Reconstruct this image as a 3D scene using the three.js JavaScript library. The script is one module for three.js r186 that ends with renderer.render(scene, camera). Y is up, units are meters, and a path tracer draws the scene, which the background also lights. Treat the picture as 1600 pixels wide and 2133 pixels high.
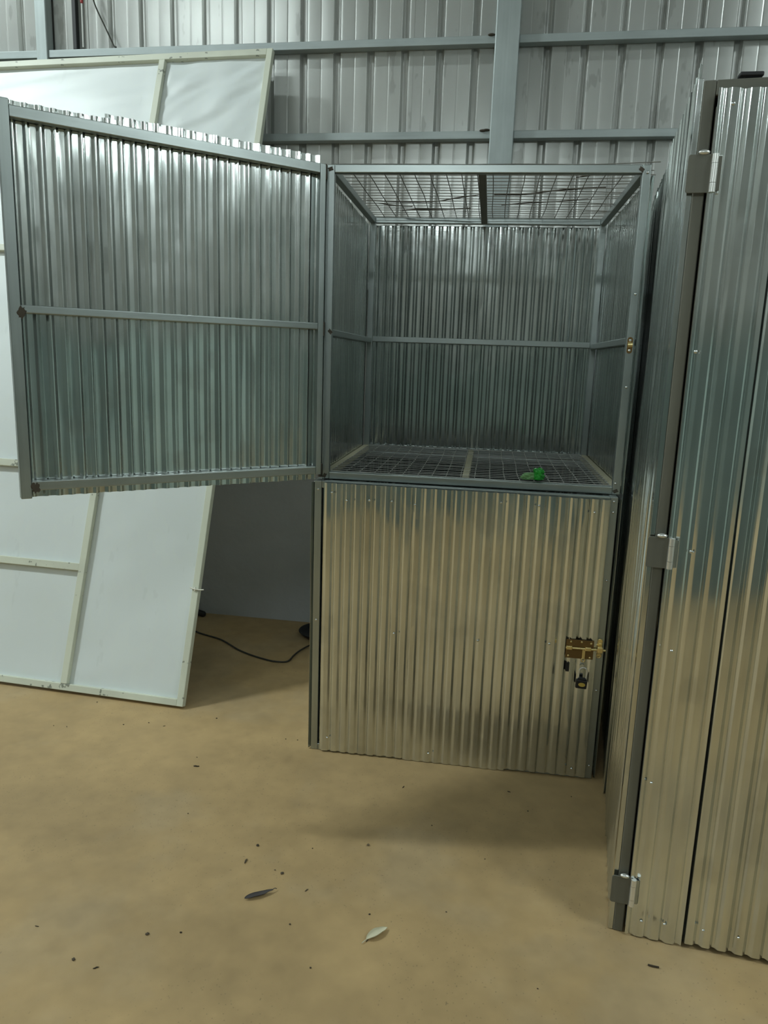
import * as THREE from 'three';
import { RoundedBoxGeometry } from 'three/addons/geometries/RoundedBoxGeometry.js';
import { mergeGeometries } from 'three/addons/utils/BufferGeometryUtils.js';
import { RectAreaLightUniformsLib } from 'three/addons/lights/RectAreaLightUniformsLib.js';

// ---------- camera, light, exposure ----------
const renderer = new THREE.WebGLRenderer({ antialias: true });
renderer.toneMapping = THREE.LinearToneMapping;
renderer.toneMappingExposure = 1.25;
renderer.shadowMap.enabled = true;
RectAreaLightUniformsLib.init();
const scene = new THREE.Scene();
scene.background = new THREE.Color(0x000000);
const camera = new THREE.PerspectiveCamera(68.52, 1600 / 2133, 0.05, 50);
camera.position.set(0, 1.4114, 3.7648);
camera.rotation.order = 'YXZ';
camera.rotation.set(-0.2001, 0.1604, 0.0341);

const LAMP_COLOR = [0.88, 1.0, 1.0];
// x, z, height, turn, strength, label
// x, height, z, turn about y, tilt (0 faces down, 1.57 faces sideways), strength, label
const LAMPS = [
  [-5.4, 5.9, 2.5, 0, 0.4, 460, 'white batten lamp hanging highest of all, left of the leaning white panel'],
  [-2.35, 3.95, 2.4, 0, 0.5, 9, 'white batten lamp hanging nearer the middle of the hall, beyond the leaning panel'],
  [2.9, 4.55, 3.6, Math.PI / 2, 0, 95, 'white batten lamp hanging over the open floor near the right wall'],
  [-3.5, 4.55, 4.6, 0, 0, 20, 'white batten lamp hanging over the open floor near the left wall'],
  [3.5, 3.25, 4.3, Math.PI / 2, 1.2, 22, 'white batten lamp mounted on the right wall above its plastered foot'],
  [-0.5, 3.05, 5.2, 0, 1.2, 22, 'white batten lamp mounted on the wall behind the viewer'],
];

// ---------- helpers ----------
const R = (seed) => () => { seed = (seed + 0x6D2B79F5) | 0; let t = Math.imul(seed ^ (seed >>> 15), 1 | seed); t = (t + Math.imul(t ^ (t >>> 7), 61 | t)) ^ t; return ((t ^ (t >>> 14)) >>> 0) / 4294967296; };
const used = {};
function numbered(n) { if (!(n in used)) { used[n] = 0; return n; } used[n]++; return n + '_' + String(used[n]).padStart(3, '0'); }
function shade(m) { m.castShadow = true; m.receiveShadow = true; return m; }
function thing(name, label, category, pos = [0, 0, 0], turn = 0, group) {
  const o = new THREE.Group(); o.name = numbered(name); scene.add(o); o.position.set(...pos); o.rotation.y = turn;
  o.userData = { label, category }; if (group) o.userData.group = group; return o;
}
function sub(name, parent, pos = [0, 0, 0], rot = [0, 0, 0]) { const o = new THREE.Group(); o.name = name; parent.add(o); o.position.set(...pos); o.rotation.set(...rot); return o; }
function struct(name) { const o = new THREE.Group(); o.name = name; scene.add(o); o.userData.kind = 'structure'; return o; }
function obj(name, geo, mat, parent, pos, rot) {
  const m = shade(new THREE.Mesh(geo, mat)); m.name = parent ? name : numbered(name);
  if (pos) m.position.set(...pos); if (rot) m.rotation.set(...rot);
  (parent || scene).add(m); return m;
}
function metric(g, du = 0, dv = 0, along) { // uv in metres, v along the longest side
  const p = g.attributes.position, n = g.attributes.normal, uv = new Float32Array(p.count * 2);
  for (let i = 0; i < p.count; i++) {
    const a = [Math.abs(n.getX(i)), Math.abs(n.getY(i)), Math.abs(n.getZ(i))], P = [p.getX(i), p.getY(i), p.getZ(i)];
    const k = a[0] >= a[1] && a[0] >= a[2] ? 0 : a[1] >= a[2] ? 1 : 2;
    let [u, v] = k === 0 ? [P[2], P[1]] : k === 1 ? [P[0], P[2]] : [P[0], P[1]];
    if (along === 'x' && k !== 0) { const t = u; u = v; v = t; }
    if (along === 'z' && k === 0) { const t = u; u = v; v = t; }
    uv[2 * i] = u + du; uv[2 * i + 1] = v + dv;
  }
  g.setAttribute('uv', new THREE.BufferAttribute(uv, 2)); return g;
}
let seedBar = 1;
function bar(x0, y0, z0, x1, y1, z1, r = 0.0025) {
  const w = x1 - x0, h = y1 - y0, d = z1 - z0, rr = R(seedBar++);
  const g = new RoundedBoxGeometry(w, h, d, 2, Math.min(r, w / 2.1, h / 2.1, d / 2.1));
  metric(g, rr() * 3, rr() * 3, w > h && w > d ? 'x' : d > h ? 'z' : 'y');
  g.translate((x0 + x1) / 2, (y0 + y1) / 2, (z0 + z1) / 2); return g;
}
function boxG(x0, y0, z0, x1, y1, z1) { const g = metric(new THREE.BoxGeometry(x1 - x0, y1 - y0, z1 - z0)); g.translate((x0 + x1) / 2, (y0 + y1) / 2, (z0 + z1) / 2); return g; }
function wire(points, r, seg = 6, n = 12) { return new THREE.TubeGeometry(new THREE.CatmullRomCurve3(points.map((p) => new THREE.Vector3(...p))), n, r, seg, false); }
function plain(g) { const o = g.index ? g.toNonIndexed() : g; for (const k of Object.keys(o.attributes)) if (!['position', 'normal', 'uv'].includes(k)) o.deleteAttribute(k); return o; }
function join(list) { return mergeGeometries(list.map(plain)); }
function dome(r, h, seg = 12) { const g = new THREE.SphereGeometry(r, seg, 6, 0, 2 * Math.PI, 0, Math.PI / 2); g.scale(1, h / r, 1); g.rotateX(Math.PI / 2); return g; }

// tileable value noise
function noiseField(seed, nx, ny) { const r = R(seed), a = new Float32Array(nx * ny); for (let i = 0; i < a.length; i++) a[i] = r(); return (u, v) => { u = (u - Math.floor(u)) * nx; v = (v - Math.floor(v)) * ny; const x = Math.floor(u) % nx, y = Math.floor(v) % ny, fx = u - Math.floor(u), fy = v - Math.floor(v), sx = fx * fx * (3 - 2 * fx), sy = fy * fy * (3 - 2 * fy), X = (x + 1) % nx, Y = (y + 1) % ny; return (a[y * nx + x] * (1 - sx) + a[y * nx + X] * sx) * (1 - sy) + (a[Y * nx + x] * (1 - sx) + a[Y * nx + X] * sx) * sy; }; }
function fbm(seed, nx, ny, oct = 4, gain = 0.55) { const f = []; for (let i = 0; i < oct; i++) f.push(noiseField(seed + i * 17, nx << i, ny << i)); let tot = 0, g = 1; for (let i = 0; i < oct; i++) { tot += g; g *= gain; } return (u, v) => { let s = 0, a = 1; for (const q of f) { s += a * q(u, v); a *= gain; } return s / tot; }; }
const sRGB = (x) => (x <= 0.0031308 ? 12.92 * x : 1.055 * Math.pow(x, 1 / 2.4) - 0.055);
function tex(w, h, fn, color, repX = 1, repY = 1) {
  const d = new Uint8Array(w * h * 4);
  for (let y = 0; y < h; y++) for (let x = 0; x < w; x++) { const c = fn(x / w, y / h), i = 4 * (y * w + x); for (let k = 0; k < 3; k++) { const q = Array.isArray(c) ? c[k] : c; d[i + k] = Math.max(0, Math.min(255, 255 * (color ? sRGB(Math.max(0, q)) : q))); } d[i + 3] = 255; }
  const t = new THREE.DataTexture(d, w, h, THREE.RGBAFormat); t.wrapS = t.wrapT = THREE.RepeatWrapping; t.magFilter = THREE.LinearFilter; t.minFilter = THREE.LinearMipmapLinearFilter; t.generateMipmaps = true;
  if (color) t.colorSpace = THREE.SRGBColorSpace; t.repeat.set(repX, repY); t.needsUpdate = true; return t;
}
const ss = (a, b, x) => { const t = Math.max(0, Math.min(1, (x - a) / (b - a))); return t * t * (3 - 2 * t); };
const mixc = (a, b, t) => a.map((q, i) => q + (b[i] - q) * t);

// ---------- materials ----------
// galvanised sheet: streaks along the sheet, small dull stains, shallow dents
const gs = fbm(11, 64, 2, 3), gb = fbm(23, 6, 5, 5), gd = fbm(37, 10, 8, 4), gf = fbm(41, 9, 7, 2);
const galvColor = tex(512, 512, (u, v) => { const s = 0.86 + 0.22 * (gs(u, v) - 0.5) + 0.3 * (gb(u, v) - 0.5), st = ss(0.64, 0.78, gd(u, v)); return mixc([0.8 * s, 0.84 * s, 0.82 * s], [0.46, 0.48, 0.46], 0.3 * st); }, true);
const galvRough = tex(512, 512, (u, v) => { const st = ss(0.55, 0.8, gd(u, v)); return 0.62 + 0.55 * (gs(u, v) - 0.5) + 0.35 * (gb(u, v) - 0.5) + 0.3 * st; }, false);
const galvBump = tex(512, 512, (u, v) => gf(u, v), false);
const galv = new THREE.MeshStandardMaterial({ color: 0xffffff, metalness: 0.98, roughness: 0.22, map: galvColor, roughnessMap: galvRough, bumpMap: galvBump, bumpScale: 0.001, side: THREE.DoubleSide });
// square tube: duller zinc
const tubeColor = tex(256, 512, (u, v) => { const s = 0.9 + 0.35 * (gb(u, v) - 0.5) + 0.15 * (gs(u, v) - 0.5); return [0.55 * s, 0.59 * s, 0.585 * s]; }, true, 2, 1);
const tube = new THREE.MeshStandardMaterial({ color: new THREE.Color().setRGB(0.85, 0.87, 0.86), metalness: 0.95, roughness: 0.36, map: tubeColor });
const dullTube = new THREE.MeshStandardMaterial({ color: new THREE.Color().setRGB(0.34, 0.315, 0.26), metalness: 0.35, roughness: 0.6, map: tubeColor });
const dustyTube = new THREE.MeshStandardMaterial({ color: new THREE.Color().setRGB(1.2, 1.04, 0.74), metalness: 0.1, roughness: 0.65, map: tubeColor });
const girtSteel = new THREE.MeshStandardMaterial({ metalness: 0.45, roughness: 0.5, color: new THREE.Color().setRGB(0.82, 0.85, 0.85), map: tubeColor });
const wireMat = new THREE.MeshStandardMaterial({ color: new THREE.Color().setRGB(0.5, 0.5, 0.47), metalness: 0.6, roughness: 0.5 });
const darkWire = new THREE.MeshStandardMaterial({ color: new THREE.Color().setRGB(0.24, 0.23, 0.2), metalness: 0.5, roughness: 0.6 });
const darkFloor = new THREE.MeshStandardMaterial({ color: new THREE.Color().setRGB(0.05, 0.045, 0.035), roughness: 0.9 });
const rustMat = new THREE.MeshStandardMaterial({ color: new THREE.Color().setRGB(0.085, 0.07, 0.052), metalness: 0.2, roughness: 0.85 });
const rivetMat = new THREE.MeshStandardMaterial({ color: new THREE.Color().setRGB(0.75, 0.77, 0.76), metalness: 1, roughness: 0.25 });
const brass = new THREE.MeshStandardMaterial({ color: new THREE.Color().setRGB(0.88, 0.7, 0.34), metalness: 1, roughness: 0.35 });
const brownBrass = new THREE.MeshStandardMaterial({ color: new THREE.Color().setRGB(0.22, 0.135, 0.05), metalness: 0.7, roughness: 0.45 });
const chrome = new THREE.MeshStandardMaterial({ color: new THREE.Color().setRGB(0.85, 0.85, 0.82), metalness: 0.75, roughness: 0.32 });
const blackPlastic = new THREE.MeshStandardMaterial({ color: new THREE.Color().setRGB(0.012, 0.012, 0.013), roughness: 0.5 });
const yellowLabel = new THREE.MeshStandardMaterial({ color: new THREE.Color().setRGB(0.6, 0.43, 0.08), roughness: 0.5 });
// cladding sheet of the hall, with dirt and cobweb smudges
const cd = fbm(71, 5, 4, 5), ce = fbm(83, 24, 4, 3), cc = fbm(97, 44, 14, 4);
const cladColor = tex(1024, 1024, (u, v) => { const s = 0.92 + 0.22 * (cd(u, v) - 0.5) + 0.12 * (ce(u, v) - 0.5), st = ss(0.7, 0.77, cc(u, v)) * 0.3; return mixc([0.57 * s, 0.58 * s, 0.555 * s], [0.1, 0.1, 0.085], 0.75 * Math.min(1, st)); }, true, 0.5, 0.5);
function fbm0(u, v) { return 0.5 * gf(u * 2, v) + 0.5 * cc(v, u * 3); }
const clad = new THREE.MeshStandardMaterial({ metalness: 0.4, roughness: 0.27, map: cladColor, side: THREE.DoubleSide });
// concrete floor, tan and dusty
const f1 = fbm(101, 5, 5, 6, 0.6), f2 = fbm(131, 3, 14, 4), f3 = noiseField(151, 512, 512), f4 = fbm(171, 40, 40, 3), fm = noiseField(191, 9, 9);
const floorColor = tex(1024, 1024, (u, v) => { let s = 0.98 + 0.46 * (f1(u, v) - 0.5) + 0.16 * (f2(u, v) - 0.5) + 0.2 * (f4(u, v) - 0.5); const sp = ss(0.97, 0.985, f3(u, v)) * ss(0.3, 0.6, fm(u, v)); const w = f1(u + 0.37, v + 0.21); const c = mixc([0.44 * s, 0.302 * s, 0.14 * s], [0.435 * s, 0.312 * s, 0.162 * s], ss(0.4, 0.65, w)); return mixc(c, [0.1, 0.08, 0.05], 0.6 * sp); }, true, 0.5, 0.5);
const floorRough = tex(512, 512, (u, v) => 0.66 + 0.3 * (f1(u, v) - 0.5), false, 0.5, 0.5);
const floorBump = tex(512, 512, (u, v) => 0.6 * f4(u, v) + 0.4 * f1(u, v), false, 0.5, 0.5);
const floorMat = new THREE.MeshStandardMaterial({ map: floorColor, roughnessMap: floorRough, roughness: 1, bumpMap: floorBump, bumpScale: 0.002 });
const p1 = fbm(211, 6, 6, 5), p2 = fbm(227, 3, 9, 4);
const plasterColor = tex(512, 512, (u, v) => { const s = 0.95 + 0.2 * (p1(u, v) - 0.5) + 0.12 * (p2(u, v) - 0.5); return [0.44 * s, 0.53 * s, 0.52 * s]; }, true, 0.6, 0.6);
const plasterBump = tex(512, 512, (u, v) => p1(u, v), false, 1.5, 1.5);
const plaster = new THREE.MeshStandardMaterial({ map: plasterColor, roughness: 0.85, bumpMap: plasterBump, bumpScale: 0.006 });
const backPlaster = new THREE.MeshStandardMaterial({ map: plasterColor, color: new THREE.Color().setRGB(1.05, 0.9, 0.93), roughness: 0.85, bumpMap: plasterBump, bumpScale: 0.006 });
const darkPlaster = new THREE.MeshStandardMaterial({ map: plasterColor, color: new THREE.Color().setRGB(0.42, 0.46, 0.45), roughness: 0.85 });
const palePlaster = new THREE.MeshStandardMaterial({ map: plasterColor, color: new THREE.Color().setRGB(1.3, 1.36, 1.34), roughness: 0.85 });
const roofMat = new THREE.MeshStandardMaterial({ color: new THREE.Color().setRGB(0.42, 0.44, 0.43), metalness: 0.3, roughness: 0.6 });
// cream paint with chips, white film
const k1 = fbm(241, 60, 60, 3), k2 = fbm(251, 6, 6, 3);
const creamColor = tex(512, 512, (u, v) => mixc([0.66, 0.68, 0.56], [0.2, 0.21, 0.17], 0.8 * ss(0.72, 0.75, k1(u, v) * 0.75 + 0.25 * k2(u, v)) + 0.12 * ss(0.4, 0.7, k2(u, v))), true, 1, 1);
const cream = new THREE.MeshStandardMaterial({ map: creamColor, roughness: 0.5 });
const filmColor = tex(512, 512, (u, v) => { const s = 0.97 + 0.06 * (p1(u, v) - 0.5) + 0.06 * (p2(v, u) - 0.5), st = ss(0.74, 0.78, cc(u, v)); return mixc([0.72 * s, 0.765 * s, 0.755 * s], [0.45, 0.47, 0.45], 0.12 * st); }, true, 0.5, 0.5);
const film = new THREE.MeshStandardMaterial({ map: filmColor, roughness: 0.42, side: THREE.DoubleSide });

// ---------- corrugated sheet ----------
const TRAP_T = [0, 0.10, 0.14, 0.33, 0.37, 0.75, 0.79, 0.97], TRAP_Z = [0, 0, 0.08, 0.92, 1, 1, 0.92, 0.08];
const CLAD_T = [0, 0.31, 0.33, 0.36, 0.38, 0.70, 0.715, 0.765, 0.78, 0.87, 0.885, 0.935, 0.95], CLAD_Z = [0, 0, -0.06, -0.06, 0, 0, -0.05, -0.95, -1, -1, -0.95, -0.05, 0];
// local x across the ribs, y along them, z out of the face; a closed shell
function sheet(w, h, { pitch = 0.034, depth = 0.006, T = TRAP_T, Z = TRAP_Z, seed = 1, rows = 16, wob = 0.0012, jit = 0.035, ragged = 0.0008, phase = 0, th = 0.0008, lean = 0 } = {}) {
  const r = R(seed * 7919 + 13), xs = [], zs = [];
  const n0 = Math.floor(-phase) - 1, n1 = Math.ceil(w / pitch - phase) + 1;
  for (let i = n0; i <= n1; i++) { const sc = 0.9 + 0.2 * r(), sh = (r() - 0.5) * 2 * jit, sh2 = (r() - 0.5) * 2 * jit; T.forEach((t, k) => { const x = (i + phase + t + (k < T.length / 2 ? sh : sh2)) * pitch; if (x > 1e-4 && x < w - 1e-4) { xs.push(x); zs.push(Z[k] * depth * sc); } }); }
  const order = xs.map((_, i) => i).sort((a, b) => xs[a] - xs[b]);
  const X = [0, ...order.map((i) => xs[i]), w], Zp = [zs[order[0]] || 0, ...order.map((i) => zs[i]), zs[order[order.length - 1]] || 0];
  const na = noiseField(seed * 31 + 5, 17, 9), nb = noiseField(seed * 31 + 6, 61, 13), ne = noiseField(seed * 31 + 7, 97, 3);
  const nx = X.length, ny = rows + 1, du = r() * 5, dv = r() * 5, P = [], UV = [];
  for (let j = 0; j < ny; j++) for (let i = 0; i < nx; i++) {
    const v = j / rows, u = X[i] / 2.5; let y = v * h;
    if (j === 0) y += ragged * (ne(u, 0.1) - 0.5) * 2; if (j === rows) y += ragged * (ne(u, 0.6) - 0.5) * 2;
    P.push(X[i], y, Zp[i] + wob * 2 * (na(u, v * 0.6 + 0.1) - 0.5) + wob * 1.2 * (nb(u, v * 0.6 + 0.1) - 0.5) + lean * v); UV.push(X[i] + du, y + dv);
  }
  const grid = (dz, flip) => { const g = new THREE.BufferGeometry(), q = P.slice(); if (dz) for (let i = 2; i < q.length; i += 3) q[i] += dz; const ix = []; for (let j = 0; j < rows; j++) for (let i = 0; i < nx - 1; i++) { const a = j * nx + i, b = a + 1, c = a + nx, d = c + 1; if (flip) ix.push(a, c, b, b, c, d); else ix.push(a, b, c, b, d, c); } g.setAttribute('position', new THREE.Float32BufferAttribute(q, 3)); g.setAttribute('uv', new THREE.Float32BufferAttribute(UV, 2)); g.setIndex(ix); g.computeVertexNormals(); return g; };
  const edge = (ids) => { const q = [], uv = [], ix = []; ids.forEach((k, i) => { q.push(P[3 * k], P[3 * k + 1], P[3 * k + 2], P[3 * k], P[3 * k + 1], P[3 * k + 2] - th); uv.push(UV[2 * k], UV[2 * k + 1], UV[2 * k], UV[2 * k + 1]); if (i) { const a = 2 * i - 2; ix.push(a, a + 1, a + 2, a + 1, a + 3, a + 2); } }); const g = new THREE.BufferGeometry(); g.setAttribute('position', new THREE.Float32BufferAttribute(q, 3)); g.setAttribute('uv', new THREE.Float32BufferAttribute(uv, 2)); g.setIndex(ix); g.computeVertexNormals(); return g; };
  const row = (j) => X.map((_, i) => j * nx + i), col = (i) => Array.from({ length: ny }, (_, j) => j * nx + i);
  return join([grid(0, false), grid(-th, true), edge(row(0).reverse()), edge(row(rows)), edge(col(0)), edge(col(nx - 1).reverse())]);
}

// ---------- the setting ----------
const XL = -6.5, XR = 3.6, ZF = 5.3, HT = 6.6, DADO = 1.62;
{ const f = obj('floor', boxG(XL - 0.3, -0.2, -0.3, XR + 0.3, 0, ZF + 0.3), floorMat); f.userData.kind = 'structure'; }
{ const c = obj('ceiling', boxG(XL - 0.3, HT, -0.3, XR + 0.3, HT + 0.1, ZF + 0.3), roofMat); c.userData.kind = 'structure'; }
const back = struct('wall_back');
obj('masonry', boxG(XL - 0.2, 0, -0.25, XR + 0.2, DADO, 0), backPlaster, back);
{ // cladding sheets, five ribs each; rib centres at -0.906 + 0.161 k
  const P = 0.161, W = 5 * P; let k = 0;
  for (let x = -0.906 - 0.82 * P - 22 * P; x < XR; x += W, k++) obj('cladding_sheet', sheet(Math.min(W + 0.01, XR + 0.2 - x), HT - DADO, { pitch: P, depth: 0.026, T: CLAD_T, Z: CLAD_Z, seed: 300 + k, rows: 20, wob: 0.0009, jit: 0.005, ragged: 0 }), clad, back, [x, DADO, -0.001 - 0.0012 * (k % 2)]);
}
for (const [x0, x1] of [[-2.342, -0.172], [-0.066, XR], [XL, -2.402]]) {
  for (const y of [5.2, 4.2, 3.5, 2.805, 2.412, 1.74]) obj('girt', bar(x0, y, 0.001, x1, y + 0.034, 0.05), girtSteel, back);
}
obj('column', bar(-0.172, DADO, 0.001, -0.066, HT, 0.095, 0.006), girtSteel, back);
obj('column', bar(-2.402, DADO, 0.001, -2.342, HT, 0.058, 0.006), girtSteel, back);
for (const [x, y] of [[-0.19, 2.84], [-0.19, 2.448], [-0.205, 2.446]]) { const g = new THREE.IcosahedronGeometry(0.012, 1); g.scale(1.4, 0.5, 1); obj('weld', g, rustMat, back, [x, y, 0.05]); }
function sideWall(name, len, foot, place) {
  const w = struct(name); place(w);
  obj('masonry', boxG(-0.2, 0, -0.25, len + 0.2, DADO, 0), foot, w);
  const n = Math.ceil(len / 1.127);
  for (let i = 0; i < n; i++) obj('cladding_sheet', sheet(Math.min(1.13, len - i * 1.127), HT - DADO, { pitch: 0.161, depth: 0.026, T: CLAD_T, Z: CLAD_Z, seed: 400 + i, rows: 8, wob: 0.0015, jit: 0.008, ragged: 0 }), clad, w, [i * 1.127, DADO, -0.001 - 0.0012 * (i % 2)]);
  for (const y of [5.2, 4.2, 3.5, 2.805, 2.412, 1.74]) obj('girt', bar(0, y, 0.001, len, y + 0.034, 0.058), girtSteel, w);
}
sideWall('wall_left', ZF, plaster, (w) => { w.position.set(XL, 0, ZF); w.rotation.y = Math.PI / 2; });
sideWall('wall_right', ZF, palePlaster, (w) => { w.position.set(XR, 0, 0); w.rotation.y = -Math.PI / 2; });
sideWall('wall_front', XR - XL, darkPlaster, (w) => { w.position.set(XR, 0, ZF); w.rotation.y = Math.PI; });

// ---------- lamps ----------
{
  const glow = new THREE.MeshStandardMaterial({ color: 0xffffff, emissive: new THREE.Color().setRGB(...LAMP_COLOR), emissiveIntensity: 4, roughness: 0.5 });
  const enamel = new THREE.MeshStandardMaterial({ color: new THREE.Color().setRGB(0.7, 0.72, 0.7), roughness: 0.4 });
  for (const [x, y, z, turn, tilt, power, label] of LAMPS) {
    const t = thing('batten_lamp', label, 'lamp', [x, y, z], turn); t.rotation.x = 0; const k = sub('fitting', t, [0, 0, 0], [tilt, 0, 0]);
    obj('housing', bar(-0.62, 0.02, -0.07, 0.62, 0.08, 0.07, 0.01), enamel, k);
    obj('diffuser', bar(-0.6, 0, -0.06, 0.6, 0.021, 0.06, 0.008), glow, k);
    if (y > 3.9) for (const s of [-0.45, 0.45]) obj('suspension_rod', new THREE.CylinderGeometry(0.004, 0.004, HT - y - 0.08, 8).translate(s, 0.08 + (HT - y - 0.08) / 2, 0), tube, t);
    const l = new THREE.RectAreaLight(new THREE.Color().setRGB(...LAMP_COLOR), power, 1.2, 0.12);
    l.position.set(0, -0.004, 0); l.rotation.x = -Math.PI / 2; k.add(l);
  }
}

// ---------- leaning white panel ----------
{
  const t = new THREE.Group(); t.name = 'leaning_panel'; scene.add(t);
  t.userData = { label: 'big white film panel in a cream frame leaning against the back wall', category: 'panel' };
  t.position.set(-1.2233, 0.0125, 1.12); t.rotation.order = 'YXZ'; t.rotation.set(-0.3396, -0.045, -0.003);
  const H = 2.9366, W = 1.78, b = 0.028, zb = -0.028;
  obj('stile', bar(-b, 0, zb, 0, H, 0), cream, t); obj('stile', bar(-W, 0, zb, -W + b, H, 0), cream, t);
  obj('rail', bar(-W + b, 0, zb, -b, b, 0), cream, t); obj('rail', bar(-W + b, H - b - 0.004, zb, -b, H, 0), cream, t);
  obj('mullion', bar(-0.558, b, zb + 0.006, -0.528, H - b - 0.004, 0.001), cream, t);
  for (const y of [0.5, 0.93, 1.95]) obj('cross_bar', bar(-W + b, y, zb + 0.008, -0.558, y + 0.032, -0.001), cream, t);
  // film stretched behind the frame, one piece per bay
  const filmGeo = (x0, x1, seed, wr) => {
    const nx = 40, ny = 150, g = new THREE.PlaneGeometry(x1 - x0, H - 2 * b, nx, ny); g.translate((x0 + x1) / 2, H / 2, 0);
    const p = g.attributes.position, n1 = noiseField(seed, 5, 9), n2 = noiseField(seed + 1, 6, 30), n3 = noiseField(seed + 2, 9, 90), uv = g.attributes.uv;
    for (let i = 0; i < p.count; i++) {
      const x = p.getX(i), y = p.getY(i), u = (x - x0) / (x1 - x0), v = y / H;
      const edge = ss(0, 0.06, u) * ss(0, 0.06, 1 - u) * ss(0, 0.02, v) * ss(0, 0.02, 1 - v);
      const q = v - 0.12 * (u - 0.5) * (v > 0.8 ? 1 : 0.2);
      const crease = wr * ss(0.7, 0.95, v);
      p.setZ(i, zb + 0.006 + edge * (0.004 * (n1(u, v) - 0.5) + 0.0024 * (n2(u * 0.6, q) - 0.5) + crease * (0.012 * (n2(u * 0.45 + 0.2, q * 1.1) - 0.5) + 0.013 * (n3(u * 0.4, q + 0.05 * u) - 0.5)) + 0.006 * (1 - ss(0.02, 0.07, v)) * (n2(u, 0.3) - 0.3)));
      uv.setXY(i, x, y);
    }
    g.computeVertexNormals();
    const k = plain(g), bk = k.clone(), bp = bk.attributes.position; for (let i = 0; i < bp.count; i++) bp.setZ(i, bp.getZ(i) - 0.0015);
    return join([k, bk]);
  };
  obj('film', filmGeo(-0.53, -b + 0.001, 501, 1), film, t); obj('film', filmGeo(-W + b - 0.001, -0.556, 511, 0.25), film, t);
  obj('wire_tie', join([wire([[-0.035, 0.478, 0.004], [-0.014, 0.474, 0.007], [0.004, 0.473, 0.004], [0.024, 0.475, 0.002]], 0.0028), wire([[-0.016, 0.482, 0.004], [-0.012, 0.474, 0.007], [-0.014, 0.466, 0.004]], 0.0028)]), new THREE.MeshStandardMaterial({ color: new THREE.Color().setRGB(0.7, 0.68, 0.6), roughness: 0.6 }), t);
}

// ---------- wire mesh ----------
function meshPanel(x0, x1, z0, z1, y, nx, nz, seed, ext = 0, sag = 0) {
  const r = R(seed), g = [];
  for (let i = 0; i <= nx; i++) { const x = x0 + (x1 - x0) * (i / nx), o = () => (r() - 0.5) * 0.006; g.push(wire([0, 0.25, 0.5, 0.75, 1].map((t) => [x + o(), y - sag * Math.sin(Math.PI * i / nx) * Math.sin(Math.PI * t) + 0.2 * o() * Math.sin(Math.PI * t), z0 + (z1 - z0) * t]), 0.0016, 5, 8)); }
  for (let j = 0; j <= nz; j++) { const z = z0 + (z1 - z0) * (j / nz), e = ext * (0.4 + 0.6 * r()), o = () => (r() - 0.5) * 0.008; g.push(wire([0, 0.2, 0.4, 0.6, 0.8, 1].map((t) => [x0 + (x1 - x0 + e) * t, y + 0.0025 - sag * Math.sin(Math.PI * t) * Math.sin(Math.PI * j / nz) + 0.25 * o() * Math.sin(Math.PI * t) + (t === 1 ? ext * (r() - 0.5) * 0.35 : 0), z + o()]), 0.0015, 5, 12)); }
  return join(g);
}

const b = 0.025;
function frameBars(t, W, H, D) {
  for (const [x, z] of [[0, 0], [W - b, 0], [0, -D + b], [W - b, -D + b]]) obj('post', bar(x, 0, z - b, x + b, H, z), tube, t);
  for (const y of [0, H - b]) {
    obj('rail', bar(b, y, -b, W - b, y + b, 0), tube, t); obj('rail', bar(b, y, -D, W - b, y + b, -D + b), tube, t);
    obj('rail', bar(0, y, -D + b, b, y + b, -b), y ? tube : dustyTube, t); obj('rail', bar(W - b, y, -D + b, W, y + b, -b), y ? tube : dustyTube, t);
  }
}
function sideSheets(t, W, H, D, seed, top = 0.008) {
  const hw = D / 2 + 0.02;
  for (let i = 0; i < 2; i++) {
    obj('side_sheet', sheet(hw, H - top - 0.004, { seed: seed + i }), galv, t, [-0.0088 - 0.0016 * i, 0.004, -i * (D - hw)], [0, Math.PI / 2, 0]);
    obj('side_sheet', sheet(hw, H - top - 0.004, { seed: seed + 2 + i }), galv, t, [W + 0.0088 + 0.0016 * i, 0.004, -D + i * (D - hw)], [0, -Math.PI / 2, 0]);
    const bw = W / 2 + 0.02;
    obj('back_sheet', sheet(bw, H - top - 0.004, { seed: seed + 4 + i }), galv, t, [i * (W - bw), 0.004, -D - 0.0095 - 0.0016 * i]);
  }
}
function rivet(t, x, y, z = 0.001, r = 0.0042) { return obj('rivet', dome(r, 0.003), rivetMat, t, [x, y, z]); }

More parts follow.
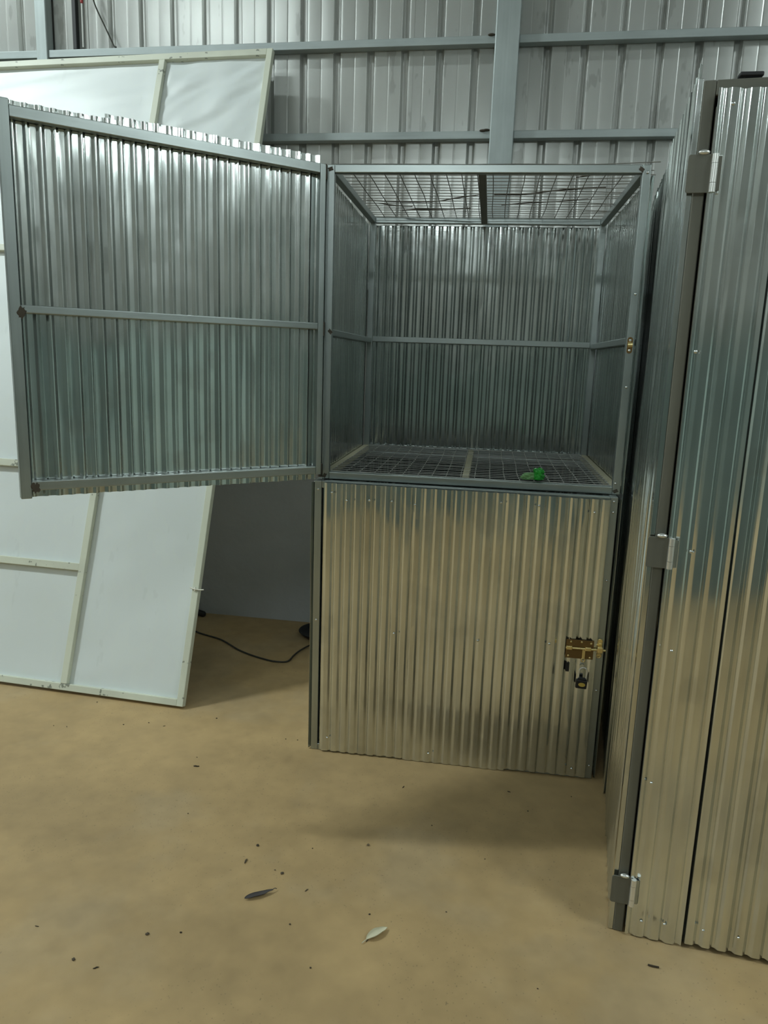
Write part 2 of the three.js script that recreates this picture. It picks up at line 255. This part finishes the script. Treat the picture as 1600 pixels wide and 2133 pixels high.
// ---------- lower cage ----------
const L = thing('metal_cage', 'lower shut corrugated metal cage with a brass bolt, standing on the floor', 'cage', [-0.6419, 0, 1.3015], 0.0194);
{
  const W = 1.006, H = 1.0, D = 0.912; frameBars(L, W, H, D); sideSheets(L, W, H, D, 20);
  obj('floor_sheet', boxG(b, b, -D + b, W - b, b + 0.002, -b), darkFloor, L);
  const d = sub('door', L, [0.0335, 0.008, 0.0035]);
  obj('door_frame', join([bar(0, 0.02, -0.026, 0.022, 0.965, 0), bar(0.92, 0.02, -0.026, 0.942, 0.965, 0), bar(0.022, 0.02, -0.026, 0.92, 0.042, 0), bar(0.022, 0.94, -0.026, 0.92, 0.965, 0), bar(0.022, 0.48, -0.026, 0.92, 0.502, 0)]), tube, d);
  obj('door_sheet', sheet(0.328, 0.989, { seed: 41, wob: 0.0016 }), galv, d, [0, -0.002, 0.001]);
  obj('door_sheet', sheet(0.362, 0.992, { seed: 42, wob: 0.002, depth: 0.005 }), galv, d, [0.306, -0.006, 0.0018]);
  obj('door_sheet', sheet(0.301, 0.983, { seed: 43, wob: 0.0012 }), galv, d, [0.646, 0.001, 0.0012]);
  for (const [x, y] of [[0.03, 0.955], [0.082, 0.93], [0.16, 0.935], [0.236, 0.936], [0.315, 0.93], [0.6, 0.955], [0.722, 0.952], [0.9, 0.94], [0.03, 0.05], [0.4, 0.03], [0.9, 0.03], [0.26, 0.47], [0.55, 0.47], [0.79, 0.48]]) rivet(d, x, y, 0.0095);
  for (const y of [0.985, 0.95, 0.72, 0.33, 0.05]) rivet(L, 0.993, y); rivet(L, 0.013, 0.97); rivet(L, 0.013, 0.5);
  // sliding bolt
  const s = sub('slide_bolt', L, [0.925, 0.478, 0.0145]);
  obj('back_plate', bar(-0.046, -0.032, -0.001, 0.045, 0.034, 0.0015, 0.0007), brownBrass, s);
  obj('rod', new THREE.CylinderGeometry(0.0042, 0.0042, 0.13, 14).rotateZ(Math.PI / 2), brass, s, [0.018, 0.006, 0.007]);
  for (const x of [-0.035, 0.026]) obj('rod_guide', bar(x - 0.01, 0, 0.001, x + 0.01, 0.014, 0.0135, 0.003), brass, s);
  obj('staple', join([bar(0.056, -0.024, -0.0135, 0.074, 0.036, -0.012, 0.0007), bar(0.056, -0.004, -0.0125, 0.074, 0.017, 0.0135, 0.003)]), brass, s);
  const ring = new THREE.TorusGeometry(0.0075, 0.0025, 8, 16); obj('staple_eye', ring, brass, s, [0.065, 0.03, -0.011]); obj('staple_eye', ring, brass, s, [0.065, -0.02, -0.011]);
  obj('bolt_handle', join([bar(0.008, -0.03, 0.006, 0.018, 0.004, 0.0085, 0.001), new THREE.TorusGeometry(0.006, 0.002, 8, 14).translate(0.013, -0.034, 0.007)]), brass, s);
  for (const [x, y] of [[-0.03, 0.026], [0.005, 0.027], [0.036, 0.024], [0.035, -0.026], [-0.036, -0.024]]) obj('rivet', dome(0.004, 0.003), brass, s, [x, y, 0.0015]);
  obj('slot', bar(0.884, 0.395, 0.0105, 0.896, 0.428, 0.0125, 0.002), blackPlastic, L);
}
// ---------- padlock ----------
{
  const t = thing('padlock', 'small black padlock with a yellow label hanging from the brass bolt', 'padlock', [0.2965, 0.362, 1.3115], 0.0194);
  obj('body', new RoundedBoxGeometry(0.037, 0.031, 0.016, 3, 0.004), blackPlastic, t);
  obj('neck', bar(-0.014, 0.0145, -0.0065, 0.014, 0.022, 0.0065, 0.003), blackPlastic, t);
  const c = []; c.push([-0.0125, 0.018, 0], [-0.0125, 0.045, 0]); for (let i = 1; i < 8; i++) { const a = Math.PI * (1 - i / 8); c.push([0.0125 * Math.cos(a), 0.045 + 0.013 * Math.sin(a), 0]); } c.push([0.0125, 0.045, 0], [0.0125, 0.018, 0]);
  obj('shackle', wire(c, 0.0027, 10, 40), chrome, t);
  const lab = new THREE.CylinderGeometry(0.0085, 0.0085, 0.0012, 24).rotateX(Math.PI / 2); lab.scale(1.35, 0.8, 1); obj('label_plate', lab, yellowLabel, t, [0.001, 0, 0.0083]);
  t.rotation.z = -0.06;
}

// ---------- upper cage ----------
const UX = -0.6264, UZ = 1.2655, UP = 0.0298;
const U = thing('metal_cage', 'upper open corrugated metal cage with wire mesh top and door swung wide', 'cage', [UX, 1.001, UZ], UP);
{
  const W = 1.0, H = 1.014, D = 0.912; frameBars(U, W, H, D); sideSheets(U, W, H, D, 60, 0.03);
  obj('rail', bar(b, 0.487, -D, W - b, 0.511, -D + b - 0.002), tube, U);
  for (const x of [0, W - b]) obj('rail', bar(x, 0.482, -D + b, x + b - 0.003, 0.504, -b), tube, U);
  obj('rail', bar(0.48, H - b, -D + b, 0.505, H - 0.001, -b), dullTube, U);
  obj('rail', bar(0.48, 0, -D + b, 0.503, b - 0.001, -b), dustyTube, U);
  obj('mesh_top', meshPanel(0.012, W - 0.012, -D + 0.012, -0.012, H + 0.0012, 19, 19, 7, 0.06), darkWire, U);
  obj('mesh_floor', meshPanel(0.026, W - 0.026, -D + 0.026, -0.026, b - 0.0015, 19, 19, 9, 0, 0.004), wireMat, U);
  for (const [x, y] of [[0.995, 0.991], [0.988, 0.636], [0.988, 0.349], [0.983, 0.037]]) rivet(U, Math.min(x, 0.99), y);
  // staple that takes the door bolt
  const s = sub('latch_keeper', U, [0.986, 0.48, 0]);
  const pl = new THREE.Shape(); pl.moveTo(-0.008, -0.017); pl.absarc(0, -0.017, 0.0085, Math.PI, 2 * Math.PI); pl.lineTo(0.0085, 0.017); pl.absarc(0, 0.017, 0.0085, 0, Math.PI); pl.lineTo(-0.008, -0.017);
  obj('keeper_plate', new THREE.ExtrudeGeometry(pl, { depth: 0.0012, bevelEnabled: false }), brownBrass, s, [0, 0, 0.0005]);
  const arch = new THREE.Shape(); arch.moveTo(-0.009, 0); arch.absarc(0, 0, 0.009, Math.PI, 0, true); arch.lineTo(0.0075, 0); arch.absarc(0, 0, 0.0075, 0, Math.PI, false); arch.lineTo(-0.009, 0);
  const ag = new THREE.ExtrudeGeometry(arch, { depth: 0.015, bevelEnabled: false, curveSegments: 14 }); ag.rotateY(Math.PI / 2); ag.rotateX(0); ag.translate(-0.0075, 0, 0); // arch over a vertical gap
  const ag2 = ag.clone(); ag2.rotateX(Math.PI / 2); obj('keeper_arch', ag2, brass, s, [0, 0.001, 0.001]);
  for (const y of [-0.016, 0.015]) obj('rivet', dome(0.0045, 0.003), rivetMat, s, [0, y, 0.0018]);
  // hinges and burnt welds at the hinge post
  for (const y of [0.99, 0.503, 0.03]) { obj('hinge', new THREE.CylinderGeometry(0.0075, 0.0075, 0.045, 12), rustMat, U, [-0.006, y, 0.004]); }
  const r = R(77); for (const [x, y, z] of [[0.012, 1.0, 0.0], [0.02, 0.495, -0.001], [0.01, 0.012, 0], [0.985, 0.012, 0], [0.972, 1.0, 0]]) { const g = new THREE.IcosahedronGeometry(0.0065, 2), p = g.attributes.position; for (let i = 0; i < p.count; i++) { const k = 0.55 + 0.9 * Math.abs(Math.sin(p.getX(i) * 420 + p.getY(i) * 310)); p.setXYZ(i, p.getX(i) * k, p.getY(i) * k * 1.1, p.getZ(i) * 0.16); } g.computeVertexNormals(); obj('weld', g, rustMat, U, [x, y, z + 0.001], [0, 0, r() * 3]); }
  // swung door: local x from the hinge to the free edge, z towards the outside
  const dW = 0.929, d = sub('door', U, [-0.0105, 0, 0.0165], [0, 3.8762 - UP, 0]);
  obj('stile', bar(dW - 0.028, 0.0, -0.025, dW, 1.02, 0), tube, d); obj('stile', bar(0.0, 0.02, -0.025, 0.02, 1.006, 0), tube, d);
  obj('rail', bar(0.02, 0.977, -0.025, dW - 0.028, 1.006, 0), tube, d); obj('rail', bar(0.02, 0.022, -0.025, dW - 0.028, 0.048, 0), tube, d); obj('rail', bar(0.02, 0.499, -0.024, dW - 0.028, 0.52, 0), tube, d);
  obj('door_sheet', sheet(0.309, 1.024, { seed: 91, wob: 0.0016 }), galv, d, [0.62, 0, 0.0015]);
  obj('door_sheet', sheet(0.654, 1.035, { seed: 92, wob: 0.0015 }), galv, d, [0.008, 0, 0.004]);
  for (const [x, y] of [[0.914, 0.5], [0.905, 0.03]]) { const g = new THREE.SphereGeometry(0.01, 14, 10), q = g.attributes.position; for (let i = 0; i < q.count; i++) { const k = 0.55 + 0.8 * Math.abs(Math.sin(q.getX(i) * 380 + q.getY(i) * 290 + y * 9)); q.setXYZ(i, q.getX(i) * k, q.getY(i) * k * 1.3, q.getZ(i) * 0.12); } g.computeVertexNormals(); obj('weld', g, rustMat, d, [x - 0.014, y, -0.025]); }
}

// ---------- tall cabinet at the right ----------
const C = thing('metal_cabinet', 'tall corrugated metal cabinet with a full-height hinged door', 'cabinet', [0.3457, 0, 2.009], -0.097);
{
  const W = 1.02, H = 1.99, D = 1.3, p = 0.0245;
  for (const [x, z] of [[0, 0], [W - p, 0], [0, -D + p], [W - p, -D + p], [0, -D / 2]]) obj('post', bar(x, 0, z - p, x + p, H, z, 0.003), dullTube, C);
  for (const z of [0, -D + p]) obj('rail', bar(p, H - 0.03, z - p, W - p, H, z, 0.003), dullTube, C);
  for (const x of [0, W - p]) { obj('rail', bar(x, H - p, -D / 2, x + p, H, -p), dullTube, C); obj('rail', bar(x, 0.004, -D / 2, x + p, p, -p), dullTube, C); obj('rail', bar(x, H - p, -D + p, x + p, H, -D / 2 - p), dullTube, C); }
  obj('rail', bar(p, 0.005, -D, W - p, 0.03, -D + p), dullTube, C);
  const sw = 0.67;
  obj('corner_strip', bar(-0.0115, 0.002, -0.04, -0.0004, H + 0.004, -0.0015, 0.001), galv, C);
  obj('side_sheet', sheet(sw, 2.02, { pitch: 0.036, seed: 121, wob: 0.002, ragged: 0.006 }), galv, C, [-0.0088, 0.003, -0.004], [0, Math.PI / 2, 0]);
  obj('side_sheet', sheet(sw, 1.985, { pitch: 0.036, seed: 122, wob: 0.003, ragged: 0.006 }), galv, C, [-0.0106, 0.003, -D + sw], [0, Math.PI / 2, 0]);
  obj('side_sheet', sheet(D, 1.985, { pitch: 0.036, seed: 123 }), galv, C, [W + 0.0088, 0.003, -D], [0, -Math.PI / 2, 0]);
  obj('back_sheet', sheet(W, 1.985, { pitch: 0.036, seed: 124 }), galv, C, [0, 0.003, -D - 0.0095]);
  obj('top_sheet', boxG(0, H + 0.0005, -D, W, H + 0.002, -0.02), tube, C);
  const d = sub('door', C, [0.0285, 0.01, 0.002]);
  obj('door_frame', join([bar(0, 0.01, -0.026, 0.022, 1.93, -0.001), bar(0.94, 0.01, -0.026, 0.962, 1.93, -0.001), bar(0.022, 0.01, -0.026, 0.94, 0.034, -0.001), bar(0.022, 1.905, -0.026, 0.94, 1.93, -0.001), bar(0.022, 0.96, -0.026, 0.94, 0.985, -0.001)]), dullTube, d);
  obj('door_sheet', sheet(0.134, 1.966, { pitch: 0.036, seed: 131, wob: 0.0016, ragged: 0.002, phase: 0.35 }), galv, d, [0, -0.006, 0.0025]);
  obj('door_sheet', sheet(0.5, 1.962, { pitch: 0.038, seed: 132, wob: 0.0018, depth: 0.008 }), galv, d, [0.1305, 0.002, 0.0012]);
  obj('door_sheet', sheet(0.36, 1.96, { pitch: 0.038, seed: 133, wob: 0.0018, depth: 0.008 }), galv, d, [0.602, 0, 0.0032]);
  for (const [x, y] of [[0.03, 1.93], [0.012, 1.44], [0.05, 1.0], [0.033, 0.76], [0.022, 0.42], [0.036, 0.04], [0.09, 0.045], [0.18, 0.05], [0.26, 0.05]]) rivet(d, x, y, 0.0095, 0.004);
  [[1.772, 1.846], [0.966, 1.037], [0.09, 0.164]].forEach(([y0, y1], i) => {
    const h = sub('hinge', C, [0.036, (y0 + y1) / 2, 0.013]), k = (y1 - y0) / 2, m = i === 0 ? dullTube : tube;
    const s = new THREE.Shape(), q = 0.006, xl = -0.051, xr = -0.002; s.moveTo(xl + q, -k); s.lineTo(xr, -k); s.lineTo(xr, k); s.lineTo(xl + q, k); s.quadraticCurveTo(xl, k, xl, k - q); s.lineTo(xl, -k + q); s.quadraticCurveTo(xl, -k, xl + q, -k);
    obj('leaf', new THREE.ExtrudeGeometry(s, { depth: 0.002, bevelEnabled: true, bevelSize: 0.0005, bevelThickness: 0.0005, bevelSegments: 1 }), dullTube, h, [0, 0, -0.0035]);
    for (const [a, c] of [[-k, -k * 0.52], [-k * 0.5, k * 0.5], [k * 0.52, k]]) obj('knuckle', new THREE.CylinderGeometry(0.0068, 0.0068, c - a, 16), chrome, h, [0, (a + c) / 2, 0]);
    obj('door_leaf', bar(0.002, -k * 0.9, -0.005, 0.014, k * 0.9, -0.0035, 0.0005), m, h);
    const g = new THREE.SphereGeometry(0.009, 10, 8); g.scale(1.3, 0.6, 0.7); obj('weld', g, chrome, h, [-0.022, k + 0.004, -0.002]);
  });
}
obj('black_clip', join([new RoundedBoxGeometry(0.046, 0.009, 0.024, 2, 0.003), new RoundedBoxGeometry(0.03, 0.006, 0.018, 2, 0.002).translate(0.002, -0.0035, 0)]), blackPlastic, null, [0.436, 1.9995, 2.0]).userData = { label: 'small black clip lying on the top edge of the tall cabinet', category: 'clip' };

// ---------- on the cages ----------
{ // crumpled green plastic
  const g = new THREE.IcosahedronGeometry(0.03, 5), p = g.attributes.position, n = fbm(601, 5, 5, 3);
  const dent = (g2, sx, sy, sz, amp, off) => { const q = g2.attributes.position; for (let i = 0; i < q.count; i++) { const v = new THREE.Vector3(q.getX(i), q.getY(i), q.getZ(i)).normalize(); const a = Math.atan2(v.z, v.x) / (2 * Math.PI) + 0.5, w = Math.acos(v.y) / Math.PI; const m = 1 - amp * Math.abs(n(a + off, w * 0.9) - 0.5) * 4 + amp * 0.5; q.setXYZ(i, v.x * sx * m, Math.max(-sy * 0.7, v.y * sy * m), v.z * sz * m); } g2.computeVertexNormals(); return g2; };
  const t = thing('plastic_scrap', 'crumpled bright green plastic scrap lying on the wire mesh floor', 'scrap', [0.099, 1.034, 1.215], 0.2);
  obj('crumple', dent(g, 0.021, 0.021, 0.02, 0.55, 0), new THREE.MeshStandardMaterial({ color: new THREE.Color().setRGB(0.012, 0.32, 0.025), roughness: 0.4, flatShading: true }), t, [0.008, 0.0145, 0]);
  obj('tail', dent(new THREE.IcosahedronGeometry(0.03, 5), 0.026, 0.012, 0.014, 0.5, 0.3), new THREE.MeshStandardMaterial({ color: new THREE.Color().setRGB(0.2, 0.4, 0.17), roughness: 0.5, flatShading: true }), t, [-0.022, 0.009, 0.002], [0, 0, 0.12]);
}
{ // dry straws lying across the mesh top
  const sm = new THREE.MeshStandardMaterial({ color: new THREE.Color().setRGB(0.06, 0.05, 0.038), roughness: 0.9 });
  const S = [[[0.03, -0.605], [0.15, -0.63], [0.29, -0.625], [0.386, -0.556], [0.48, -0.49]], [[0.53, -0.49], [0.655, -0.479], [0.74, -0.42], [0.8, -0.395], [0.917, -0.362]], [[0.15, -0.8], [0.22, -0.78], [0.33, -0.77], [0.436, -0.752]], [[0.56, -0.68], [0.663, -0.637], [0.78, -0.6], [0.88, -0.56]], [[0.07, -0.66], [0.12, -0.7], [0.2, -0.72]], [[0.8, -0.22], [0.86, -0.18], [0.93, -0.15]]];
  const w = ['long straw', 'straw', 'short straw'];
  const lab = ['long dry straw bent across the left half of the mesh top', 'long dry straw crossing the right half of the mesh top nearest the front', 'dark dry straw nearest the back rail on the left half of the mesh top', 'thin dry straw crossing the right half of the mesh top nearest the back', 'short dry straw at the left rail of the mesh top', 'short dry straw near the front right corner of the mesh top'];
  const c = Math.cos(UP), s = Math.sin(UP);
  S.forEach((pts, i) => obj('dry_straw', join([0, 1].map((k) => wire(pts.map(([x, z], j) => [UX + x * c + z * s, 1.0 + 1.014 + 0.0125 + 0.001 * k, UZ - x * s + z * c + k * 0.006 * (j % 2 ? 1 : -0.4)]), i === 1 || i === 2 ? 0.0024 : 0.0015, 6, 24))), sm).userData = { label: lab[i], category: 'straw' });
  const q = new THREE.IcosahedronGeometry(0.014, 3), p = q.attributes.position, nn = fbm(621, 6, 6, 2); for (let i = 0; i < p.count; i++) { const k = 0.6 + 0.8 * nn(p.getX(i) * 20, p.getY(i) * 20 + p.getZ(i) * 13); p.setXYZ(i, p.getX(i) * k * 1.7, p.getY(i) * k * 0.6, p.getZ(i) * k); } q.computeVertexNormals();
  obj('debris_clump', q, sm, null, [UX + 0.239, 2.0235, UZ - 0.121]).userData = { label: 'dark clump of debris on the mesh top behind the front rail', category: 'debris' };
}

// ---------- on the floor ----------
{
  const lab = 'black cable trailing over the floor between white panel and lower cage';
  const pts = [[-1.7, 0.2], [-1.625, 0.23], [-1.499, 0.306], [-1.359, 0.367], [-1.216, 0.48], [-1.097, 0.542], [-1.007, 0.567], [-0.957, 0.554], [-0.942, 0.491], [-0.93, 0.426], [-0.89, 0.33], [-0.86, 0.295]];
  obj('cable', wire(pts.map(([x, z], i) => [x, i > 7 && i < 11 ? 0.012 : 0.0045, z]), 0.0042, 8, 90), new THREE.MeshStandardMaterial({ color: new THREE.Color().setRGB(0.03, 0.028, 0.022), roughness: 0.6 })).userData = { label: lab, category: 'cable' };
  const prof = [[0, 0], [0.085, 0], [0.1, 0.004], [0.118, 0.022], [0.122, 0.026], [0.12, 0.028], [0.114, 0.024], [0.096, 0.008], [0, 0.006]].map(([x, y]) => new THREE.Vector2(x, y));
  obj('black_dish', new THREE.LatheGeometry(prof, 48), blackPlastic, null, [-0.885, 0, 0.165]).userData = { label: 'round black dish on the floor behind the lower cage', category: 'dish' };
  const cap = new THREE.CapsuleGeometry(0.016, 0.09, 6, 14); cap.rotateZ(Math.PI / 2 - 0.25); obj('cable_plug', cap, blackPlastic, null, [-1.625, 0.027, 0.06]).userData = { label: 'stubby black plug at the wall foot beside the white panel', category: 'plug' };
}
{ // two larger leaves
  const leaf = (len, wid, curl, fold, seed) => { const nx = 18, ny = 10, g = new THREE.PlaneGeometry(1, 1, nx, ny), p = g.attributes.position, n = noiseField(seed, 6, 4); for (let i = 0; i < p.count; i++) { const u = p.getX(i) + 0.5, v = p.getY(i) * 2, w = wid * Math.pow(Math.sin(Math.PI * Math.pow(u, 0.8)), 0.8) + 0.0006, a = v * fold; p.setXYZ(i, (u - 0.5) * len, 0.002 + w * (1 - Math.cos(a)) * 0.55 + curl * Math.pow(u - 0.35, 2) + 0.003 * n(u, v * 0.3), w * Math.sin(a) / Math.max(fold, 0.3)); } g.computeVertexNormals(); const k = plain(g), b2 = k.clone(), bp = b2.attributes.position; for (let i = 0; i < bp.count; i++) bp.setY(i, bp.getY(i) - 0.0006); return join([k, b2]); };
  const dark = new THREE.MeshStandardMaterial({ color: new THREE.Color().setRGB(0.06, 0.052, 0.05), roughness: 0.8, side: THREE.DoubleSide });
  const pale = new THREE.MeshStandardMaterial({ color: new THREE.Color().setRGB(0.62, 0.58, 0.42), roughness: 0.7, side: THREE.DoubleSide });
  let t = thing('dry_leaf', 'dark shrivelled dry leaf lying on the tan floor', 'leaf', [-0.575, 0.001, 2.078], 0.6);
  obj('blade', leaf(0.078, 0.011, 0.01, 1.3, 701), dark, t); obj('stem', wire([[0.036, 0.006, 0], [0.044, 0.008, -0.003], [0.05, 0.004, -0.004]], 0.001, 5, 6), dark, t);
  t = thing('dry_leaf', 'pale curled dry leaf lying on the tan floor', 'leaf', [-0.243, 0.001, 2.15], 0.83);
  obj('blade', leaf(0.066, 0.016, 0.004, 1.5, 711), pale, t); obj('stem', wire([[-0.033, 0.003, 0], [-0.04, 0.003, 0.001], [-0.048, 0.002, 0.002]], 0.0012, 5, 6), pale, t);
}
{
  const cm = [[0.05, 0.036, 0.022], [0.09, 0.07, 0.045], [0.14, 0.105, 0.06]].map((c) => new THREE.MeshStandardMaterial({ color: new THREE.Color().setRGB(...c), roughness: 0.9 }));
  const spots = [[-1.586, 1.136], [-1.638, 1.355], [-1.586, 1.351], [-1.388, 1.288], [-1.302, 1.252], [-1.233, 1.263], [-1.063, 1.158], [-1.019, 1.451], [-0.996, 1.509], [-0.751, 1.254], [-0.706, 1.251], [-0.91, 1.773], [-0.657, 1.952], [-0.647, 1.878], [-0.541, 1.98], [-0.565, 1.97], [-0.487, 1.856], [-0.33, 1.807], [-0.465, 2.16], [-0.799, 2.264], [-0.721, 2.242], [-0.93, 2.373], [-1.077, 2.295], [-0.866, 2.385], [-0.378, 2.284], [-0.457, 2.031], [-0.155, 1.67], [0.013, 1.797], [0.141, 1.527], [0.286, 1.411], [-0.272, 1.478], [-0.079, 2.034], [0.15, 2.237], [0.08, 1.428], [-0.263, 2.174], [-0.274, 2.084]];
  const bigLabel = {
    8: 'larger dark crumb on the bare floor left of the front corner of the lower cage', 12: 'larger crumb just behind the left tip of the dark dry leaf',
    13: 'larger crumb farther behind the dark dry leaf, in the edge of the shade', 14: 'larger crumb just behind the right tip of the dark dry leaf',
    17: 'larger crumb in the shade straight in front of the lower cage', 19: 'larger crumb to the left of the dark dry leaf, nearer the viewer', 21: 'leftmost of the larger crumbs, low at the left of the photo' };
  const area = (x, z) => z < 1.4 && x < -1 ? 'tiny crumb of dirt on the floor before the leaning white panel' : x > -0.36 && z < 1.9 ? 'tiny crumb of dirt on the floor close before the lower cage' : z > 2.2 && x < -0.6 ? 'tiny crumb of dirt low at the left edge of the floor' : x < -0.6 ? 'tiny crumb of dirt on the open floor between panel and dark leaf' : 'tiny crumb of dirt on the floor around the two dry leaves';
  const big = new Set(Object.keys(bigLabel).map(Number)), r = R(808), shapes = [0, 1, 2, 3].map((k) => { const g = new THREE.IcosahedronGeometry(0.0019, 1), p = g.attributes.position; for (let i = 0; i < p.count; i++) { const q = 0.7 + 0.6 * Math.abs(Math.sin(p.getX(i) * 3100 * (k + 1) + p.getY(i) * 3700 + p.getZ(i) * 1700)); p.setXYZ(i, p.getX(i) * q * (k === 3 ? 2.4 : 1.2), p.getY(i) * q * 0.7, p.getZ(i) * q * (k === 3 ? 0.6 : 1)); } g.computeVertexNormals(); return g; });
  spots.forEach(([x, z], i) => { const s = big.has(i) ? 1.9 : 0.8 + 0.5 * r(); const m = obj('dirt_crumb', shapes[Math.floor(r() * 4)], cm[Math.floor(r() * 3)], null, [x, 0.0012 * s, z], [0, r() * 6.3, 0]); m.scale.setScalar(s); m.userData = bigLabel[i] ? { label: bigLabel[i], category: 'crumb' } : { label: area(x, z), category: 'crumb', group: area(x, z) + ' (scattered)' }; });
  obj('twig', wire([[0.415, 0.003, 2.113], [0.426, 0.004, 2.116], [0.44, 0.003, 2.116]], 0.0022, 6, 8), cm[0]).userData = { label: 'short dark twig on the floor before the tall cabinet', category: 'twig' };
}
// ---------- hanging on the back wall at the left ----------
{
  const wht = new THREE.MeshStandardMaterial({ color: new THREE.Color().setRGB(0.7, 0.72, 0.7), roughness: 0.4 });
  obj('conduit', bar(-2.222, 2.845, 0.002, -2.2, HT - 0.01, 0.03, 0.004), blackPlastic).userData = { label: 'narrow black conduit running up the wall beside the left column', category: 'conduit' };
  const t = thing('hanging_wire', 'thin white wire dangling in front of the cladding with a red joint', 'wire', [-2.155, 2.84, 0.05]);
  obj('strand', wire([[0, 0.005, 0], [0.004, 0.2, 0.006], [0.003, 0.6, 0.004], [0.008, HT - 2.85, 0]], 0.004, 8, 24), wht, t); obj('joint', new THREE.CapsuleGeometry(0.007, 0.02, 4, 10), new THREE.MeshStandardMaterial({ color: new THREE.Color().setRGB(0.35, 0.04, 0.04), roughness: 0.5 }), t, [0.004, 0.21, 0.006]);
  obj('cord', wire([[-2.12, 3.12, 0.03], [-2.099, 3.041, 0.03], [-2.05, 2.94, 0.028], [-2.0, 2.845, 0.03], [-1.985, 2.842, 0.05]], 0.0035, 6, 24), new THREE.MeshStandardMaterial({ color: new THREE.Color().setRGB(0.06, 0.06, 0.05), roughness: 0.9 })).userData = { label: 'dark dusty cord slanting down the cladding to the upper girt', category: 'cord' };
}
renderer.render(scene, camera);
